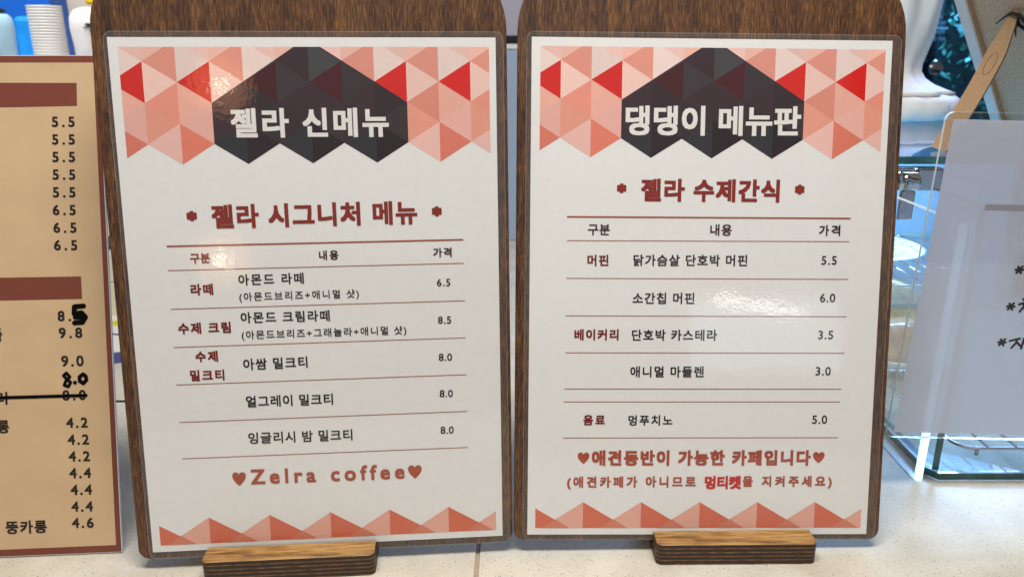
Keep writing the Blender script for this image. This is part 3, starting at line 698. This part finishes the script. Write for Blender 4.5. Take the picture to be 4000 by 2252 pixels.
lathe('dish_body', [(40, 0), (48, 1), (58, 9), (61, 14), (60, 14.6), (55, 9), (44, 3.4), (2, 3)], 'plate', dish, seg=48)
def loaf(name, loc, size, mat, seed, label, rz=0):
    bm = bmesh.new(); bmesh.ops.create_icosphere(bm, subdivisions=4, radius=1)
    rnd = random.Random(seed); W = [(Vector((rnd.uniform(-1, 1), rnd.uniform(-1, 1), rnd.uniform(-1, 1)))*5, rnd.uniform(0, 6)) for _ in range(6)]
    for v in bm.verts:
        n = v.co.copy(); d = sum(math.sin(w.dot(n)+p) for w, p in W)*.035
        c = n*(1+d); v.co = Vector((c.x*size[0], c.y*size[1], max(-.62, c.z)*size[2]+.62*size[2]))*MM
    o = from_bm(name, bm, mat, None, True); o.location = Vector(loc)*MM; o.rotation_euler[2] = rz
    return tag(o, label, 'bread', 'breads in the pastry case')
loaf('bread', (362, 690, 9.2), (40, 30, 25), 'bread', 1, 'wrapped brown bread at the front of the white dish', .3)
loaf('bread', (380, 745, 12), (48, 24, 34), 'bread2', 2, 'golden bread behind the wrapped brown bread', .1)

# ------------------------------------------------------------------ figurine on the glass top
fg = empty('plaster_figurine', (.455, 1.01, .2121), label='white draped plaster figurine on the glass top, just right of the boards', cat='figurine')
fold = lambda a, z: .075*abs(math.sin(4*a+z*.012))+.03*math.sin(11*a+1.3-z*.01)-.05*(1 if z > 30 else .3)
lathe('base', [(40, 0), (98, 0), (104, 3), (104, 20), (97, 26), (80, 29), (40, 30)], 'plaster', fg, seg=120, ripple=lambda a, z: .018*math.sin(19*a+z*.16)+.014*math.sin(31*a-z*.2)+.012*math.sin(5*a))
lathe('draped_body', [(86, 27), (90, 29.5), (83, 33), (69, 39), (59, 46), (54, 54), (54, 62), (57, 74), (63, 96), (66, 116), (69, 138), (72, 160), (75, 182), (76, 200), (70, 205), (20, 206)], 'plaster', fg, seg=96, ripple=fold)

# ------------------------------------------------------------------ picture frame seen from behind with its easel leg
u, v = Vector((.455869, -.890047, .000175)), Vector((-.550243, -.281672, .786062)); n = u.cross(v)
rot = Matrix((u, v, n)).transposed()
fr = empty('picture_frame', Vector((450, 723, 213.5))*MM, rot, label='back of a white picture frame on an easel leg, top right corner', cat='picture frame')
FW, FH = 200, 250
def fbar(x0, x1, y0, y1): box('frame_bar', x0, x1, y0, y1, -14, 0, 'white_frame', fr, bev=.6)
fbar(0, 9, 0, FH); fbar(FW-9, FW, 0, FH); fbar(9.2, FW-9.2, 0, 9); fbar(9.2, FW-9.2, FH-9, FH)
box('inner_lip', 9.2, 10.6, 9.2, FH-9.2, -13, -2.0, 'leg', fr); box('backing_board', 10.8, FW-9.4, 9.2, FH-9.4, -9, -5.5, 'mdf', fr)
# leg from the hinge down to the glass top
inv = fr.matrix_world.inverted()
H1 = Vector((44.8, 134.8, -4.5)); F1 = inv @ Vector((.359, .653, .2129)); F1 = F1*1000
ax = (F1-H1); Lg = ax.length; ax.normalize(); sd = ax.cross(Vector((0, 0, 1))).normalized(); nn = sd.cross(ax)
NS = 24; V = []
for i in range(NS+1):
    t = i/NS; w = 9.2*min(1, .38+t*2.2)*(1 if t < .9 else 1-.15*(t-.9)*10); bow = -2.5*math.sin(math.pi*t)
    c = H1+ax*Lg*t
    for a, b in ((-w*.9, -1.5), (w*.65, -1.5), (w*.65, 1.5), (-w*.9, 1.5)): V.append(tuple(c+sd*(a+bow)+nn*b))
F, I = [], []
for i in range(NS):
    for j in range(4):
        F.append((4*i+j, 4*i+(j+1) % 4, 4*i+4+(j+1) % 4, 4*i+4+j)); I.append(1 if j in (1, 3) else 0)
F += [(0, 1, 2, 3), (4*NS+3, 4*NS+2, 4*NS+1, 4*NS)]; I += [1, 1]
leg = mesh('easel_leg', V, F, ['leg', 'leg_edge'], fr, idx=I)
sgn = 1 if nn.z > 0 else -1
E_ = []
for i in range(25):
    a = 2*math.pi*i/24; c = H1+ax*(Lg*.36+9*math.cos(a))+sd*(-2.5+3.3*math.sin(a)-1)+nn*(1.55*sgn); E_.append(tuple(c))
tube('stamped_oval', E_[:-1], .22, 'leg_edge', leg, seg=6, closed=True)
tube('tie_cord', [tuple(H1+Vector(p)) for p in ((-16, -9, 3), (-8, -3, 4), (0, 2, 4.5), (5, 0, 5), (9, -6, 5), (10, -12, 4), (6, -15, 3), (2, -11, 3), (3, -4, 4), (-1, -14, 4), (-3, -22, 3))],
     [.5, .7, 1.2, 1.6, 1.8, 1.8, 1.6, 1.3, 1.2, .9, .5], 'cord', fr, seg=8)

# ------------------------------------------------------------------ things behind, left
sf = tag(box('back_shelf', -1700, -760, 1480, 1880, 0, 210, 'white', bev=2), 'white back shelf carrying the stacked cups and blue bag', 'shelf')
cw = tag(box('wall', -2600, 900, 1900, 1960, -700, 1500, 'wall'), kind='structure')
fl = tag(box('floor', -3000, 4500, -3500, 4200, -960, -900, 'soil'), kind='structure')
cup0 = lathe('paper_cup', [(25.5, 0), (29.2, 58), (31.0, 58.6), (31.4, 60), (31.0, 61.4), (29.6, 61.6), (28.6, 60), (24.6, 6), (4, 5)], 'cup', None, seg=28)
NC = 19
words = ['topmost', 'second', 'third', 'fourth', 'fifth', 'sixth', 'seventh', 'eighth', 'ninth', 'tenth', 'eleventh', 'twelfth', 'thirteenth', 'fourteenth', 'fifteenth', 'sixteenth', 'seventeenth', 'eighteenth', 'lowest']
for i in range(NC):
    c = cup0 if i == 0 else link(cup0.copy())
    k = NC-1-i; tag(c, 'white paper cup, %s%s of the nested stack by the blue bag' % (words[k], '' if k in (0, NC-1) else ' from the top'), 'paper cup', 'stack of white paper cups')
    c.location = (-.917, 1.60, (210.1+i*5.5)*MM)
tag(box('blue_carton', -1180, -956, 1690, 1760, 210.2, 520, 'blue', bev=2), 'deep blue carton standing behind the paper cups', 'carton')
bag = box('blue_bag', -1010, -931, 1640, 1680, 210.2, 353, 'cyan', bev=9); tag(bag, 'bright blue crinkled bag between the pale tub and the cups', 'bag')
tub = empty('pale_tub', (-.994, 1.56, .2101), label='pale blue plastic tub with black lid knob at the left photo edge', cat='tub')
lathe('tub_body', [(20, 0), (27, 2), (32, 120), (30, 138), (24, 144), (4, 145)], 'pale_blue', tub, seg=36)
lathe('lid_knob', [(16, 145.2), (22, 147), (22, 152), (18, 154), (3, 154)], 'black', tub, seg=24)
dp = empty('white_dispenser', (-.836, 1.6, .2101), label='white domed dispenser with a black nozzle beside the left board', cat='dispenser')
lathe('dispenser_body', [(24, 0), (28, 2), (30, 90), (33, 120), (31, 140), (22, 153), (8, 158), (2, 158.5)], 'white', dp, seg=40)
tube('nozzle', [(12, -31, 126), (22, -34, 124), (34, -34, 121)], [2, 3.5, 4], 'black', dp); tube('handle_seam', [(8, -33, 121), (20, -28, 121), (31, -14, 121)], 1.2, 'grey', dp)
yf = empty('yellow_flower', (-.842, 1.66, .2101), label='yellow artificial flower on a thin stem behind the white dispenser', cat='flower')
tube('stem', [(0, 0, 0), (0, -2, 90), (2, 0, 176)], 1.4, 'grey', yf, seg=8)
for a, b in ((-12, 168), (16, 170), (2, 182), (-8, 186), (14, 188)):
    bm = bmesh.new(); bmesh.ops.create_icosphere(bm, subdivisions=2, radius=1)
    for q in bm.verts: q.co = Vector((q.co.x*13+a, q.co.y*4, q.co.z*9+b+6))*MM
    from_bm('petal', bm, 'yellow', yf, True)
# drawer unit and things seen in the gap between price list and board
du = empty('drawer_unit', (-.45, .8, 0), label='cream drawer unit with grey recess, seen between the price list and left board', cat='drawer unit')
box('drawer_box', -140, 190, 0, 420, 0, 50, 'cream', du, bev=1); box('drawer_box', -140, 190, 0, 420, 50.8, 83, 'cream', du, bev=1)
box('recess', -135, 185, 22, 420, 83.2, 101, 'grey', du); box('top_shelf', -140, 190, 4, 420, 101.2, 119.5, 'cream', du, bev=1)
bt = empty('dark_bottle', (-.436, .86, .1196), label='dark navy bottle standing on the cream drawer unit', cat='bottle')
lathe('bottle_body', [(10, 0), (13, 1), (13, 68), (9, 82), (5, 88), (5, 100)], 'black', bt, seg=28); lathe('bottle_cap', [(5.6, 100.2), (5.6, 110), (4, 111)], 'white', bt, seg=20)
pd = empty('notepad', Vector((-397, 690, 0))*MM, Matrix.Rotation(math.radians(24), 3, 'Z'), label='white pad with a lime stripe and blue print lying behind the left board', cat='pad')
box('pad_block', -70, 120, 0, 150, .2, 11, 'blue_print', pd, bev=.6); box('top_page', -69, 119, 1, 149, 11.2, 11.8, 'pad', pd)
mesh('lime_stripe', [(-69, 84, 11.95), (119, 84, 11.95), (119, 100, 11.95), (-69, 100, 11.95)], [(0, 1, 2, 3)], 'lime', pd)
strokes('blue_scribble', [[(-18, 50), (-10, 58), (-2, 50), (6, 58), (14, 50), (22, 58), (30, 50)], [(-16, 54), (30, 54)]], 1.6, 12.0, 'blue_print', pd)

# ------------------------------------------------------------------ appliance behind the centre gap
ap = empty('white_appliance', (0, 1.191, 0), label='tall blue-grey appliance seen through the gap between the two boards', cat='appliance')
box('front_panel', -230, 230, 0, 300, 0, 299, 'steelblue', ap, bev=2); box('black_band', -230, 230, 3, 300, 299.5, 309.5, 'black', ap); box('upper_housing', -230, 230, 1, 300, 310, 460, 'lavender', ap, bev=2)
box('trim_strip', -230, 230, -2, -.2, 292, 298, 'white', ap)

# ------------------------------------------------------------------ glass door and planting outside, right
dr = empty('glass_door', (1.6, 3.0, -.9), label='glass door with mirrored opening-hours lettering behind the figurine', cat='door')
box('door_stile', -190, -128, 0, 40, 0, 2100, 'door_black', dr); box('door_stile', 560, 620, 0, 40, 0, 2100, 'door_black', dr)
box('bottom_rail', -127, 559, 0, 40, 0, 120, 'door_black', dr); box('top_rail', -127, 559, 0, 40, 1980, 2100, 'door_black', dr)
gp = box('door_pane', -127, 559, 16, 24, 121, 1979, 'door_glass', dr)
def dtext(s, x0, x1, z, h):
    o = text_part(s, x0, z, x1, z, h, 'vinyl', .6, None, z=0, mirror=True); o.rotation_euler = (math.radians(90), 0, 0)
    o.parent = gp; o.location = (0, .0145, 0)
dtext('ALL DAY', -38, -4, 1292, 14); dtext('ON WEEKEND', -58, 10, 1270, 14)
dtext('OPEN | CLOSE', -78, 13, 1237, 14); dtext('AM 10:00 PM', -84, 20, 1214, 14)
mesh('vinyl_line', [(-90, 14.3, 1256), (22, 14.3, 1256), (22, 14.3, 1259), (-90, 14.3, 1259)], [(0, 1, 2, 3)], 'vinyl', gp)
mesh('vinyl_line', [(-90, 14.3, 1261), (22, 14.3, 1261), (22, 14.3, 1263), (-90, 14.3, 1263)], [(0, 1, 2, 3)], 'vinyl', gp)
kb = lathe('round_handle', [(4, 0), (26, 1), (28, 5), (24, 10), (4, 11)], 'chrome', dr, seg=32); kb.rotation_euler = (math.radians(90), 0, 0); kb.location = (-.018, -.012, 1.118)
box('handle_bar', -44, 8, -30, -22, 1112, 1120, 'steel', dr, bev=2)
bm = bmesh.new(); rnd = random.Random(11)
for i in range(5200):
    c = Vector((rnd.uniform(1.2, 2.7), rnd.uniform(3.35, 4.0), rnd.uniform(-.5, 1.1)))
    if rnd.random() > .4+.6*math.sin(c.x*9+c.z*7)**2: continue
    s = rnd.uniform(.012, .03); a = Vector((rnd.uniform(-1, 1), rnd.uniform(-1, 1), rnd.uniform(-1, 1))).normalized()*s; b = a.cross(Vector((rnd.uniform(-1, 1), rnd.uniform(-1, 1), rnd.uniform(-1, 1)))).normalized()*s*.5
    bm.faces.new([bm.verts.new(c-a), bm.verts.new(c+b), bm.verts.new(c+a), bm.verts.new(c-b)])
me = bpy.data.meshes.new('hedge_foliage'); bm.to_mesh(me); bm.free(); me.materials.append(M['leaf'])
hd = link(bpy.data.objects.new('hedge_foliage', me)); tag(hd, 'dark leafy hedge outside the glass door', 'hedge', kind='stuff')
tk = tube('tree_trunk', [(1690, 3300, -890), (1700, 3320, 200), (1690, 3310, 700)], [70, 56, 50], 'bark'); tag(tk, 'dark tree trunk outside the glass door', 'tree')
tag(box('outer_wall', 700, 3600, 4250, 4300, -900, 1800, 'soil'), kind='structure')
